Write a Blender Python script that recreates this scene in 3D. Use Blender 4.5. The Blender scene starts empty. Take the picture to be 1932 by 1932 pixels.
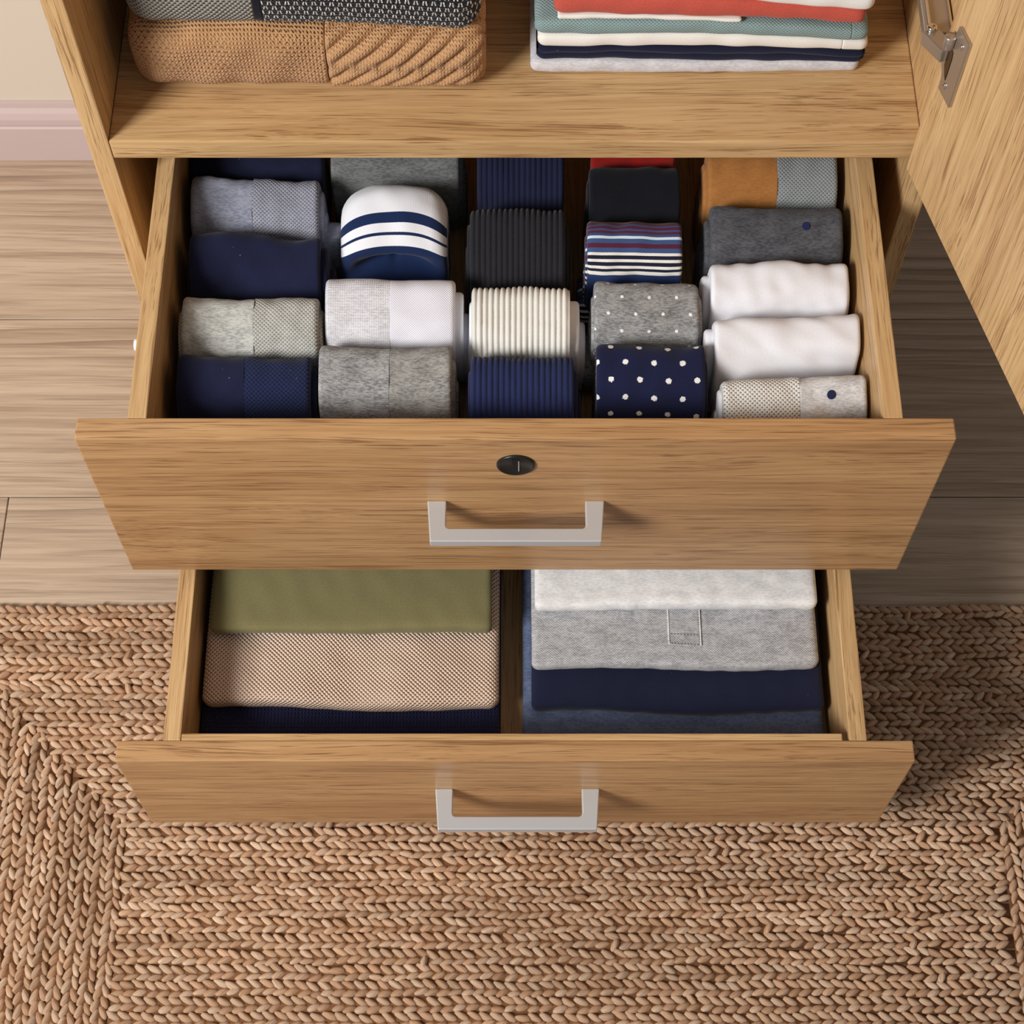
import bpy, bmesh, math, random
import numpy as np
from mathutils import Vector

random.seed(7)
RNG = np.random.RandomState(11)
SC = bpy.context.scene
COL = SC.collection

# ------------------------------------------------------------------ camera
FPX = 3310.0
PITCH = math.radians(62.7)
CAM = np.array([-0.003, 0.0, 1.94])
cd = bpy.data.cameras.new('camera')
cd.sensor_width = 36.0
cd.lens = FPX / 1932.0 * 36.0
cd.clip_start = 0.02
cam = bpy.data.objects.new('camera', cd)
cam.location = CAM
cam.rotation_euler = (math.pi / 2 - PITCH, 0, 0)
COL.objects.link(cam)
SC.camera = cam

# ------------------------------------------------------------------ light
W = bpy.data.worlds.new('world'); SC.world = W; W.use_nodes = True
W.node_tree.nodes['Background'].inputs[0].default_value = (0.975, 0.985, 1.0, 1)
W.node_tree.nodes['Background'].inputs[1].default_value = 0.24

def area(name, loc, aim, size, watts, col):
    l = bpy.data.lights.new(name, 'AREA')
    l.shape = 'RECTANGLE'; l.size, l.size_y = size
    l.energy = watts; l.color = col
    o = bpy.data.objects.new(name, l)
    o.location = loc
    o.rotation_euler = (Vector(aim) - Vector(loc)).to_track_quat('-Z', 'Y').to_euler()
    COL.objects.link(o)
area('window_light', (-2.2, -0.90, 2.45), (0.0, 0.85, 0.4), (0.9, 1.1), 136, (1.0, 0.975, 0.94))

SC.view_settings.view_transform = 'Standard'
SC.view_settings.look = 'None'
SC.view_settings.gamma = 1.0
SC.view_settings.use_curve_mapping = False
SC.view_settings.exposure = 0.0

# ------------------------------------------------------------------ geometry of the view (turns measured points into places)
_f = np.array([0, math.cos(PITCH), -math.sin(PITCH)])
_u = np.array([0, math.sin(PITCH), math.cos(PITCH)])
_r = np.array([1.0, 0, 0])
def _ray(u, v): return _f + (u - 966) / FPX * _r - (v - 966) / FPX * _u
def P(u, v, z):
    r = _ray(u, v); return CAM + r * (z - CAM[2]) / r[2]
def PY(u, v, y):
    r = _ray(u, v); return CAM + r * (y - CAM[1]) / r[1]
def px_v(y, z):
    dy, dz = y - CAM[1], z - CAM[2]
    return 966 - FPX * (dy * _u[1] + dz * _u[2]) / (dy * _f[1] + dz * _f[2])

# ------------------------------------------------------------------ colour and node helpers
def lin(c):
    out = []
    for x in c:
        x = x / 255.0
        out.append(x / 12.92 if x <= 0.04045 else ((x + 0.055) / 1.055) ** 2.4)
    return (*out, 1.0)

class NT:
    def __init__(self, name, rough=0.8, spec=0.3):
        self.m = bpy.data.materials.new(name); self.m.use_nodes = True
        self.t = self.m.node_tree; self.n = self.t.nodes
        self.b = self.n['Principled BSDF']
        self.b.inputs['Roughness'].default_value = rough
        self.b.inputs['Specular IOR Level'].default_value = spec
    def link(self, a, b): self.t.links.new(a, b)
    def put(self, sock, v):
        if hasattr(v, 'is_output'): self.link(v, sock)
        elif v is not None: sock.default_value = v
    def math(self, op, a, b=None, c=None, clamp=False):
        n = self.n.new('ShaderNodeMath'); n.operation = op; n.use_clamp = clamp
        self.put(n.inputs[0], a)
        if b is not None: self.put(n.inputs[1], b)
        if c is not None: self.put(n.inputs[2], c)
        return n.outputs[0]
    def coord(self, kind):
        return self.n.new('ShaderNodeTexCoord').outputs[kind]
    def xyz(self, v):
        n = self.n.new('ShaderNodeSeparateXYZ'); self.link(v, n.inputs[0]); return n.outputs
    def comb(self, x, y, z):
        n = self.n.new('ShaderNodeCombineXYZ')
        for i, q in enumerate((x, y, z)): self.put(n.inputs[i], q)
        return n.outputs[0]
    def scale(self, v, s):
        n = self.n.new('ShaderNodeVectorMath'); n.operation = 'MULTIPLY'
        self.link(v, n.inputs[0]); n.inputs[1].default_value = s; return n.outputs[0]
    def add(self, v, w):
        n = self.n.new('ShaderNodeVectorMath'); n.operation = 'ADD'
        self.link(v, n.inputs[0]); self.put(n.inputs[1], w); return n.outputs[0]
    def noise(self, v, scale=1.0, detail=2.0, rough=0.5, dist=0.0, out=0):
        n = self.n.new('ShaderNodeTexNoise')
        self.link(v, n.inputs['Vector']); n.inputs['Scale'].default_value = scale
        n.inputs['Detail'].default_value = detail; n.inputs['Roughness'].default_value = rough
        n.inputs['Distortion'].default_value = dist
        return n.outputs[out]
    def ramp(self, fac, stops, interp='LINEAR'):
        n = self.n.new('ShaderNodeValToRGB'); cr = n.color_ramp; cr.interpolation = interp
        while len(cr.elements) > 1: cr.elements.remove(cr.elements[-1])
        cr.elements[0].position = stops[0][0]; cr.elements[0].color = stops[0][1]
        for p, c in stops[1:]:
            e = cr.elements.new(p); e.color = c
        self.link(fac, n.inputs[0]); return n.outputs[0]
    def mix(self, fac, a, b, mode='MIX'):
        n = self.n.new('ShaderNodeMix'); n.data_type = 'RGBA'; n.blend_type = mode
        self.put(n.inputs[0], fac); self.put(n.inputs[6], a); self.put(n.inputs[7], b)
        return n.outputs[2]
    def smooth(self, x, lo, hi):
        n = self.n.new('ShaderNodeMapRange'); n.interpolation_type = 'SMOOTHSTEP'
        self.put(n.inputs[0], x); n.inputs[1].default_value = lo; n.inputs[2].default_value = hi
        return n.outputs[0]
    def bump(self, h, strength=0.3, dist=0.001):
        n = self.n.new('ShaderNodeBump'); n.inputs['Strength'].default_value = strength
        n.inputs['Distance'].default_value = dist; self.link(h, n.inputs['Height'])
        self.link(n.outputs[0], self.b.inputs['Normal'])
    def color(self, c): self.put(self.b.inputs['Base Color'], c)

WHITE = (1, 1, 1, 1); BLACK = (0, 0, 0, 1)

def wood(name, axis, light, dark, pore, rough=0.42, across=1.0, spec=0.4, figure=0.5, pore_amt=0.75, rings=0.3, stretch=0.75):
    t = NT(name, rough, spec)
    o = t.coord('Object')
    rnd = t.n.new('ShaderNodeObjectInfo').outputs['Random']
    off = t.math('MULTIPLY', rnd, 7.3)
    o = t.add(o, t.comb(off, off, off))
    def sc(al, ac):
        s = [ac * across] * 3; s['xyz'.index(axis)] = al * stretch; return tuple(s)
    # slow swirls warp the grain into cathedral figures
    warp = t.noise(t.scale(o, sc(2.2, 9)), 1, 2, 0.5, out=1)
    wp = t.n.new('ShaderNodeVectorMath'); wp.operation = 'MULTIPLY_ADD'
    t.link(warp, wp.inputs[0]); wp.inputs[1].default_value = (0.035, 0.035, 0.035); t.link(o, wp.inputs[2])
    ow = wp.outputs[0]
    tone = t.noise(t.scale(ow, sc(1.6, 16)), 1, 3, 0.55)
    line = t.noise(t.scale(ow, sc(6, 230)), 1, 4, 0.6)
    fine = t.noise(t.scale(o, sc(22, 900)), 1, 2, 0.6)
    pr = t.noise(t.scale(ow, sc(15, 760)), 1, 3, 0.55)
    dens = t.noise(t.scale(ow, sc(4, 120)), 1, 2, 0.5)
    a = t.math('ADD', t.math('MULTIPLY', tone, figure), t.math('MULTIPLY', line, 1.0 - figure * 0.4))
    a = t.math('ADD', a, t.math('MULTIPLY', fine, 0.35))
    c = t.ramp(a, [(0.62, lin(dark)), (1.02, lin(light))])
    ps = t.smooth(t.math('ADD', pr, t.math('MULTIPLY', t.math('SUBTRACT', dens, 0.5), 0.45)), 0.53, 0.68)
    ax_ = 'xyz'.index(axis); X_ = t.xyz(o)
    oth = [X_[i] for i in range(3) if i != ax_]
    wv = t.n.new('ShaderNodeTexWave'); wv.wave_type = 'BANDS'; wv.bands_direction = 'X'; wv.wave_profile = 'SAW'
    t.link(t.comb(t.math('ADD', oth[0], oth[1]), t.math('MULTIPLY', X_[ax_], 0.16), 0.0), wv.inputs['Vector'])
    wv.inputs['Scale'].default_value = 22 * across + 4; wv.inputs['Distortion'].default_value = 11
    wv.inputs['Detail'].default_value = 2.0; wv.inputs['Detail Scale'].default_value = 0.55
    rg = t.math('MULTIPLY', t.math('POWER', wv.outputs[1], 3.0), t.smooth(t.noise(t.scale(o, sc(3, 20)), 1, 2), 0.35, 0.65))
    c = t.mix(t.math('MULTIPLY', rg, rings), c, lin(pore))
    red = t.smooth(t.noise(t.scale(ow, sc(2.4, 34)), 1, 2, 0.5), 0.45, 0.75)
    c = t.mix(t.math('MULTIPLY', red, 0.35), c, lin(tuple(0.5 * (a_ + b_) for a_, b_ in zip(dark, pore))))
    c = t.mix(t.math('MULTIPLY', ps, pore_amt), c, lin(pore))
    t.color(c)
    h = t.math('SUBTRACT', t.math('MULTIPLY', fine, 0.5), ps)
    t.bump(h, 0.18, 0.0006)
    return t.m

OAK = dict(light=(214, 179, 130), dark=(184, 144, 97), pore=(130, 90, 56))
oak_x = wood('oak_along_x', 'x', **OAK)
oak_y = wood('oak_along_y', 'y', **OAK)
oak_z = wood('oak_along_z', 'z', **OAK)
oak_front = wood('oak_drawer_front', 'x', light=(198, 158, 112), dark=(168, 126, 84), pore=(118, 78, 48), rough=0.34)
oak_door = wood('oak_door_face', 'z', light=(216, 182, 134), dark=(188, 147, 100), pore=(136, 95, 60))
plank_m = wood('floor_oak', 'x', light=(200, 178, 156), dark=(164, 141, 119), pore=(124, 102, 84), across=0.5, rough=0.5, figure=0.55, pore_amt=0.34, rings=0.75, stretch=0.5)

def plain(name, c, rough=0.6, metal=0.0, spec=0.4):
    t = NT(name, rough, spec); t.color(lin(c)); t.b.inputs['Metallic'].default_value = metal
    n = t.noise(t.coord('Object'), 90, 3); t.bump(n, 0.04, 0.001)
    return t.m
wall_m = plain('wall_paint', (212, 202, 188), 0.9, 0, 0.2)
base_m = plain('skirting_paint', (198, 180, 179), 0.55)
alu = plain('satin_aluminium', (208, 210, 213), 0.40, 0.45)
steel = plain('hinge_nickel', (182, 170, 158), 0.30, 0.75)
chrome = plain('polished_chrome', (226, 222, 216), 0.12, 1.0)
blackp = plain('black_lock_metal', (34, 32, 30), 0.35, 0.3)
blackd = plain('black_keyhole', (8, 8, 8), 0.6)
nylon = plain('white_nylon', (232, 230, 226), 0.5)
sub_m = plain('subfloor', (70, 58, 48), 0.9)

# ---- cloth: UV carries metres (u across, v from the top edge down the face)
def cloth(name, c1, c2=None, kind='plain', p=0.0022, holes=None, hamt=0.8, heather=0.0, extra=None, rough=0.92, lint=0.0, bump=0.35):
    """kind: plain | mesh (diagonal waffle) | pique | knit ; heather mixes c2 in fine streaks"""
    t = NT(name, rough, 0.12)
    t.b.inputs['Sheen Weight'].default_value = 0.12
    uv = t.coord('UV'); u, v, _ = t.xyz(uv)
    c1 = lin(c1); base = c1
    if c2 is not None:
        n1 = t.noise(t.scale(uv, (210, 640, 1)), 1, 4, 0.72)
        n2 = t.noise(t.scale(uv, (45, 110, 1)), 1, 2, 0.6)
        m = t.math('ADD', t.math('MULTIPLY', n1, 0.75), t.math('MULTIPLY', n2, 0.35))
        base = t.mix(t.math('MULTIPLY', t.smooth(m, 0.44, 0.68), heather), c1, lin(c2))
    else:
        n1 = t.noise(t.scale(uv, (500, 500, 1)), 1, 2, 0.6)
        dk = tuple(x * (0.95 if c1[1] > 0.6 else 0.85) for x in c1[:3]) + (1,)
        base = t.mix(t.smooth(n1, 0.35, 0.75), c1, dk)
    if extra: base = extra(t, u, v, base)
    k = 2 * math.pi / p
    if kind == 'plain':
        h = t.math('ADD', t.math('MULTIPLY', t.math('SINE', t.math('MULTIPLY', u, 2 * math.pi / 0.0011)), 0.25),
                   t.noise(t.scale(uv, (900, 1100, 1)), 1, 2))
        t.bump(h, bump * 0.9, 0.0007)
    else:
        if kind == 'mesh':
            a = t.math('ADD', u, v); b = t.math('SUBTRACT', u, v)
        else:
            a, b = u, t.math('MULTIPLY', v, 0.8)
        if kind == 'knit':
            b2 = t.math('ADD', b, t.math('MULTIPLY', t.math('ABSOLUTE', t.math('SINE', t.math('MULTIPLY', u, k * 0.5))), p * 0.5))
            s1 = t.math('ABSOLUTE', t.math('SINE', t.math('MULTIPLY', u, k * 0.5)))
            s2 = t.math('SINE', t.math('MULTIPLY', b2, k))
            h = t.math('ADD', t.math('MULTIPLY', s1, 0.7), t.math('MULTIPLY', s2, 0.45))
        else:
            s1 = t.math('SINE', t.math('MULTIPLY', a, k)); s2 = t.math('SINE', t.math('MULTIPLY', b, k))
            h = t.math('MULTIPLY', s1, s2) if kind == 'pique' else t.math('MULTIPLY', t.math('ADD', s1, s2), 0.5)
        if holes is not None:
            base = t.mix(t.math('MULTIPLY', t.smooth(t.math('MULTIPLY', h, -1.0), 0.12, 0.6), hamt), base, lin(holes))
        t.bump(h, bump, p * 0.45)
    if lint:
        l = t.noise(t.scale(uv, (330, 210, 1)), 1, 1, 0.4)
        base = t.mix(t.math('MULTIPLY', t.smooth(l, 0.80, 0.84), lint), base, lin((225, 225, 230)))
    t.color(base)
    return t.m

def bands(stops, v0, v1):
    """stops: list of (v in metres, colour) giving flat bands of yarn colour"""
    def ex(t, u, v, base):
        wob = t.math('MULTIPLY', t.math('SUBTRACT', t.noise(t.comb(t.math('MULTIPLY', u, 1100.0), v, 0.0), 1, 1), 0.5), 0.0006)
        f = t.math('DIVIDE', t.math('SUBTRACT', t.math('ADD', v, wob), v0), v1 - v0)
        return t.ramp(f, [(max(0, (a - v0) / (v1 - v0)), lin(c)) for a, c in stops], 'CONSTANT')
    return ex

def dots(pu, pv, r, col, ju=0.0):
    def ex(t, u, v, base):
        vv = t.math('DIVIDE', v, pv); row = t.math('FLOOR', vv)
        uu = t.math('ADD', t.math('DIVIDE', u, pu), t.math('MULTIPLY', t.math('MODULO', t.math('ADD', row, 20.0), 2.0), 0.5))
        du = t.math('MULTIPLY', t.math('SUBTRACT', t.math('FRACT', uu), 0.5), pu)
        dv = t.math('MULTIPLY', t.math('SUBTRACT', t.math('FRACT', vv), 0.5), pv)
        d = t.math('SQRT', t.math('ADD', t.math('MULTIPLY', du, du), t.math('MULTIPLY', dv, dv)))
        wob = t.math('MULTIPLY', t.math('SUBTRACT', t.noise(t.comb(t.math('MULTIPLY', u, 900.0), t.math('MULTIPLY', v, 900.0), 0.0), 1, 1), 0.5), r * 1.1)
        inside = t.math('LESS_THAN', t.math('ADD', d, wob), r)
        return t.mix(inside, base, lin(col))
    return ex

# ------------------------------------------------------------------ object helpers
ORG = {}
def thing(name, label, cat, loc=(0, 0, 0), group=None):
    o = bpy.data.objects.new(name, None); COL.objects.link(o)
    o.empty_display_size = 0.05
    o.location = loc; ORG[o] = np.array(loc, float)
    o['label'] = label; o['category'] = cat
    if group: o['group'] = group
    return o

def put(name, me, mat, parent=None, org=(0, 0, 0)):
    """link a mesh whose vertices are relative to org (a world point)"""
    o = bpy.data.objects.new(name, me); COL.objects.link(o)
    if mat is not None and not me.materials: me.materials.append(mat)
    org = np.array(org, float)
    if parent is not None:
        o.parent = parent; o.location = org - ORG.get(parent, np.zeros(3))
    else:
        o.location = org
    ORG[o] = org
    return o

def bm_mesh(bm, smooth=False):
    me = bpy.data.meshes.new('mesh'); bm.to_mesh(me); bm.free()
    if smooth:
        for p in me.polygons: p.use_smooth = True
    return me

def box_mesh(size, bevel=0.0012, seg=2):
    bm = bmesh.new(); bmesh.ops.create_cube(bm, size=1.0)
    for v in bm.verts: v.co = Vector((v.co.x * size[0], v.co.y * size[1], v.co.z * size[2]))
    if bevel: bmesh.ops.bevel(bm, geom=list(bm.edges), offset=bevel, segments=seg, affect='EDGES', profile=0.6)
    return bm_mesh(bm)

def box(name, lo, hi, mat, parent=None, bevel=0.0012, seg=2):
    lo, hi = np.array(lo, float), np.array(hi, float)
    return put(name, box_mesh(hi - lo, bevel, seg), mat, parent, (lo + hi) / 2)

def prism_mesh(pts, z0, z1, bevel=0.0, seg=3, xform=None):
    """outline in a plane, extruded; xform maps (a, b, c) to the part's own space"""
    bm = bmesh.new()
    vs = [bm.verts.new((a, b, z0)) for a, b in pts]
    f = bm.faces.new(vs)
    r = bmesh.ops.extrude_face_region(bm, geom=[f])
    for v in [g for g in r['geom'] if isinstance(g, bmesh.types.BMVert)]: v.co.z = z1
    bmesh.ops.recalc_face_normals(bm, faces=bm.faces)
    if bevel: bmesh.ops.bevel(bm, geom=list(bm.edges), offset=bevel, segments=seg, affect='EDGES', profile=0.5, clamp_overlap=True)
    if xform:
        for v in bm.verts: v.co = Vector(xform(*v.co))
        bmesh.ops.recalc_face_normals(bm, faces=bm.faces)
    return bm_mesh(bm)

def lathe_mesh(profile, n=32, xform=None):
    bm = bmesh.new(); rings = []
    for r, h in profile:
        if r < 1e-6: rings.append([bm.verts.new((0, 0, h))])
        else: rings.append([bm.verts.new((r * math.cos(2 * math.pi * i / n), r * math.sin(2 * math.pi * i / n), h)) for i in range(n)])
    for a, b in zip(rings, rings[1:]):
        for i in range(n):
            j = (i + 1) % n
            if len(a) == 1 and len(b) > 1: bm.faces.new((a[0], b[i], b[j]))
            elif len(b) == 1 and len(a) > 1: bm.faces.new((a[i], a[j], b[0]))
            elif len(a) > 1: bm.faces.new((a[i], a[j], b[j], b[i]))
    if xform:
        for v in bm.verts: v.co = Vector(xform(*v.co))
    bmesh.ops.recalc_face_normals(bm, faces=bm.faces)
    return bm_mesh(bm, True)

def struct(o): o['kind'] = 'structure'; return o

# ------------------------------------------------------------------ room: floor of planks, wall, skirting
YW = 1.565
fl = struct(box('floor', (-1.6, -0.6, -0.05), (1.6, YW + 0.1, -0.010), sub_m, None, 0))
fl['label'] = 'floor of wide pale oak planks running parallel to the wall'
edges = [-0.57, -0.305, -0.04, 0.225, 0.49, 0.757, 1.0225, 1.2875, 1.556]
cuts = [[-1.6, -0.2, 1.6], [-1.6, 0.6, 1.6], [-1.6, -0.85, 0.7, 1.6], [-1.6, 0.1, 1.6], [-1.6, -0.5, 1.0, 1.6], [-1.6, -0.632, 0.95, 1.6], [-1.6, -0.8, 0.78, 1.6], [-1.6, 0.2, 1.6]]
for i in range(len(edges) - 1):
    for a, b in zip(cuts[i], cuts[i][1:]):
        box('plank', (a + 0.0006, edges[i] + 0.0006, -0.010), (b - 0.0006, edges[i + 1] - 0.0006, 0.0), plank_m, fl, 0.0008, 1)

wl = struct(box('wall_back', (-1.6, YW, -0.05), (1.6, YW + 0.1, 2.3), wall_m, None, 0))
wl['label'] = 'plain cream wall behind the wardrobe'
pr = [(0, 0), (-0.014, 0), (-0.014, 0.066), (-0.012, 0.069), (-0.0128, 0.073), (-0.0128, 0.083), (-0.010, 0.093), (-0.006, 0.100), (-0.0055, 0.108), (0, 0.108)]
bb = put('baseboard_back', prism_mesh(pr, -1.6, 1.6, 0, xform=lambda a, b, c: (c, a, b)), base_m, None, (0, YW - 0.0005, 0.0))
struct(bb); bb['label'] = 'pale mauve moulded skirting board along the wall'

# ------------------------------------------------------------------ wardrobe
YF = 1.069                 # front plane of the carcass
XO, XI = 0.404, 0.384      # outer and inner half widths
ZT = 1.62
wd = thing('wardrobe', 'light oak wardrobe with open door, shelf and two pulled-out drawers', 'wardrobe', (0, 1.30, 0))
YB = 1.545
for s in (-1, 1):
    box('side_panel', (min(s * XI, s * XO), YF, 0.0), (max(s * XI, s * XO), YB, ZT), oak_z, wd)
box('back_panel', (-XI, YB - 0.008, 0.04), (XI, YB, ZT - 0.02), oak_z, wd, 0)
box('top_panel', (-XI, YF, ZT - 0.02), (XI, YB, ZT), oak_x, wd)
box('bottom_panel', (-XI, YF + 0.01, 0.030), (XI, YB, 0.048), oak_x, wd)
box('shelf', (-XI + 0.0004, YF + 0.0005, 0.605), (XI - 0.0004, YB - 0.009, 0.630), oak_x, wd, 0.0016)

def handle(parent, cx, yface, z):
    L0, L1 = 0.0855, 0.0822
    pts = [(-L0, 0.0), (-L1, -0.0440), (L1, -0.0440), (L0, 0.0), (L0 - 0.0185, 0.0), (L1 - 0.0150, -0.0262), (L1 - 0.0158, -0.0288), (L1 - 0.0180, -0.0300),
           (-L1 + 0.0180, -0.0300), (-L1 + 0.0158, -0.0288), (-L1 + 0.0150, -0.0262), (-L0 + 0.0185, 0.0)]
    me = prism_mesh(pts, -0.011, 0.0, 0.0021, 3)
    o = put('handle', me, alu, parent, (cx, yface, z))
    o['label'] = 'satin silver bow handle'
    return o

def drawer(yf, z0, z1, zb, depth, hx, hz, lock=False, lab=''):
    """base board is the drawer's own mesh; boards, handle and lock hang on it"""
    XD, TH = 0.3535, 0.0175
    yb = yf + depth
    d = box('drawer', (-XD + TH, yf + 0.022, zb - 0.009), (XD - TH, yb - 0.015, zb), oak_y, wd, 0)
    d['label'] = lab
    fr = box('drawer_front', (-0.3995, yf, z0), (0.3995, yf + 0.022, z1), oak_front, d, 0.0016)
    for s in (-1, 1):
        box('drawer_side', (min(s * XD, s * (XD - TH)), yf + 0.0221, zb - 0.02), (max(s * XD, s * (XD - TH)), yb, z1 - 0.0006), oak_y, d)
    box('drawer_back', (-XD + TH, yb - 0.016, zb), (XD - TH, yb, z1 - 0.004), oak_x, d)
    handle(d, hx, yf, hz)
    return d

ZB1, ZB2 = 0.405, 0.152
d1 = drawer(0.787, 0.283, 0.5595, ZB1, 0.52, 0.0006, 0.4395, lab='upper drawer filled with rolled socks')
d2 = drawer(0.582, 0.0665, 0.2700, ZB2, 0.53, 0.0025, 0.1850, lab='lower drawer filled with folded clothes')
# inner front board of the lower drawer, set between its sides
box('inner_front', (-0.3355, 0.6041, ZB2), (0.3290, 0.6118, 0.2690), oak_x, d2)
# lock on the upper drawer
fx = lambda a, b, c: (a, -c, b)
lx, lz = 0.0005, 0.512
put('lock_plate', lathe_mesh([(0.0180, 0), (0.0180, 0.0012), (0.0172, 0.0024), (0.0160, 0.0027), (0.0152, 0.0022), (0.0146, 0.0014), (0.0, 0.0014)], 48, fx), blackp, d1, (lx, 0.787, lz))
put('keyhole', prism_mesh([(-0.0036, -0.0108), (0.0036, -0.0108), (0.0036, 0.0108), (-0.0036, 0.0108)], 0.0, 0.0019, 0.0004, 2, fx), blackd, d1, (lx, 0.787, lz))
put('key_slot_edge', prism_mesh([(0.0022, -0.0100), (0.0034, -0.0100), (0.0034, 0.0092), (0.0022, 0.0092)], 0.0, 0.0023, 0.0003, 2, fx), chrome, d1, (lx, 0.787, lz))
# nylon runner wheel showing beside the upper drawer
put('runner_wheel', lathe_mesh([(0, -0.0028), (0.0052, -0.0028), (0.0060, -0.0018), (0.0060, 0.0018), (0.0052, 0.0028), (0, 0.0028)], 20, lambda a, b, c: (c, a, b)), nylon, d1, (-0.3566, 0.900, 0.540))

# door, hinged on the right panel and standing open
DA = math.atan2(-0.964, 0.267)
door = put('door', box_mesh((0.79, 0.019, 0.995), 0.0012), oak_door, wd, (0, 0, 0))
DH = np.array([0.3732, 1.060, 0.602])
c_, s_ = math.cos(DA), math.sin(DA)
def dloc(w, n, z): return np.array([w - 0.395, n - 0.0095, z - 0.602 - 0.4975])     # n<0 is out of the visible face
ctr = DH + np.array([c_ * 0.395 - s_ * 0.0095, s_ * 0.395 + c_ * 0.0095, 0.4975])
door.location = ctr - ORG[wd]; door.rotation_euler = (0, 0, DA)
def dpart(name, me, mat, w, n, z):
    o = bpy.data.objects.new(name, me); COL.objects.link(o); me.materials.append(mat)
    o.parent = door; o.location = dloc(w, n, z); return o
dx = lambda a, b, c: (a, -c, b)       # outline in (w, z), thickness out of the face
out = [(0.0140, 0.7330), (0.0385, 0.7330), (0.0385, 0.8125), (0.0165, 0.8125), (0.0145, 0.792), (0.009, 0.786), (0.0050, 0.778), (0.0042, 0.768), (0.0070, 0.758), (0.0120, 0.751), (0.0138, 0.745)]
cw, cz = 0.024, 0.772
dpart('hinge_plate', prism_mesh([(a - cw, b - cz) for a, b in out], 0, 0.0036, 0.0010, 2, dx), steel, cw, 0, cz)
cup = [(0.0, 0.014), (0.0, -0.010), (0.005, -0.019), (0.0095, -0.0235), (0.0100, -0.012), (0.0100, 0.006), (0.0085, 0.014)]
dpart('hinge_cup', prism_mesh([(a, b) for a, b in cup], 0, 0.0041, 0.0012, 2, dx), plain('hinge_cup_shade', (120, 108, 98), 0.2, 1.0), 0.0125, 0, 0.772)
for w, z in ((0.0290, 0.8005), (0.0230, 0.7455)):
    dpart('screw', lathe_mesh([(0.0032, 0), (0.0032, 0.0008), (0.0024, 0.0015), (0.0012, 0.0009), (0, 0.0006)], 16, dx), chrome, w, -0.0035, z)
dpart('hinge_pin', lathe_mesh([(0, -0.007), (0.0046, -0.007), (0.0050, -0.0062), (0.0050, 0.0062), (0.0046, 0.007), (0, 0.007)], 20, lambda a, b, c: (a, b, c)), steel, 0.0155, -0.0075, 0.794)
# hinge arm that runs back along the side panel and the link that reaches the cup
ar = [(0.0, 0.0), (0.025, 0.0), (0.025, 0.070), (0.020, 0.084), (0.006, 0.084), (0.0, 0.070)]
put('hinge_arm', prism_mesh(ar, 0, 0.012, 0.0016, 2), steel, wd, (0.3585, 1.076, 0.757))
for sx in (0.0028, 0.0215):
    put('hinge_arm_rail', prism_mesh([(0, 0), (0.0022, 0), (0.0022, 0.066), (0, 0.066)], 0, 0.0052, 0.0007, 2), chrome, wd, (0.3585 + sx, 1.080, 0.7685))
put('hinge_screw', lathe_mesh([(0.0046, 0), (0.0046, 0.003), (0.0032, 0.0046), (0.0013, 0.0030), (0, 0.0026)], 18), chrome, wd, (0.3625, 1.074, 0.7755))
a0, a1 = np.array([0.3620, 1.073, 0.768]), np.array([0.3735, 1.053, 0.770])
lk = put('hinge_link', box_mesh((float(np.linalg.norm(a1 - a0)) + 0.006, 0.015, 0.014), 0.0018), steel, wd, (a0 + a1) / 2)
lk.rotation_euler = Vector(a1 - a0).to_track_quat('X', 'Z').to_euler()

# ------------------------------------------------------------------ cloth lofts
class Waves:
    """smooth wandering field made of a few sine waves"""
    def __init__(self, seed, fmin, fmax, n=7):
        r = np.random.RandomState(seed)
        ang = r.uniform(0, 2 * np.pi, n); f = r.uniform(fmin, fmax, n)
        self.kx, self.ky = f * np.cos(ang), f * np.sin(ang)
        self.ph = r.uniform(0, 2 * np.pi, n); self.n = n
    def __call__(self, a, b):
        a = np.asarray(a, float); b = np.asarray(b, float)
        s = 0
        for kx, ky, ph in zip(self.kx, self.ky, self.ph): s = s + np.sin(2 * np.pi * (a * kx + b * ky) + ph)
        return s / math.sqrt(self.n)

def sec_roll(D, H, n=3.0, k=0.30, ns=64):
    """upright roll, flat foot, domed top that falls towards the front; starts at the foot and goes up the back"""
    th = -np.pi / 2 + 2 * np.pi * np.arange(ns) / ns
    c, s = np.cos(th), np.sin(th)
    y = D / 2 * np.sign(c) * np.abs(c) ** (2 / n)
    z = H / 2 * np.sign(s) * np.abs(s) ** (2 / n)
    z = z + k * y * np.clip((z / (H / 2) + 1) / 2, 0, 1) ** 1.5
    z = z - z.min()
    return np.stack([y, z], 1)

def sec_fold(L, T, layers=1, ntop=46, nf=9, droop=0.0, lobes=None):
    """flat folded cloth: y=0 at the front fold, L at the back"""
    lobes = lobes or [1.0 / layers] * layers
    pts = [(L, 0.15 * T), (L + 0.2 * T, 0.5 * T), (L, 0.95 * T)]
    r0 = T * lobes[0] / 2
    for i in range(ntop):
        f = i / ntop
        pts.append((L - 0.2 * T - (L - 0.2 * T - r0) * (f ** 0.85), T))
    z = T
    for i, lb in enumerate(lobes):
        r = T * lb / 2
        for k in range(nf):
            a = np.pi / 2 + np.pi * (k + (0.5 if k == 0 and i else 0)) / (nf - 1)
            if k == nf - 1 and i < len(lobes) - 1: a -= 0.25
            ca_, sa_ = np.cos(a), np.sin(a)
            pts.append((r + r * np.sign(ca_) * abs(ca_) ** 0.62 + (0.0012 if i % 2 else 0.0), z - r + r * np.sign(sa_) * abs(sa_) ** 0.62))
        z -= 2 * r
    for i in range(1, 8): pts.append((r0 + (L - r0) * i / 8, 0.0))
    p = np.array(pts, float)
    if droop: p[:, 1] = p[:, 1] - 0
    return p

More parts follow.
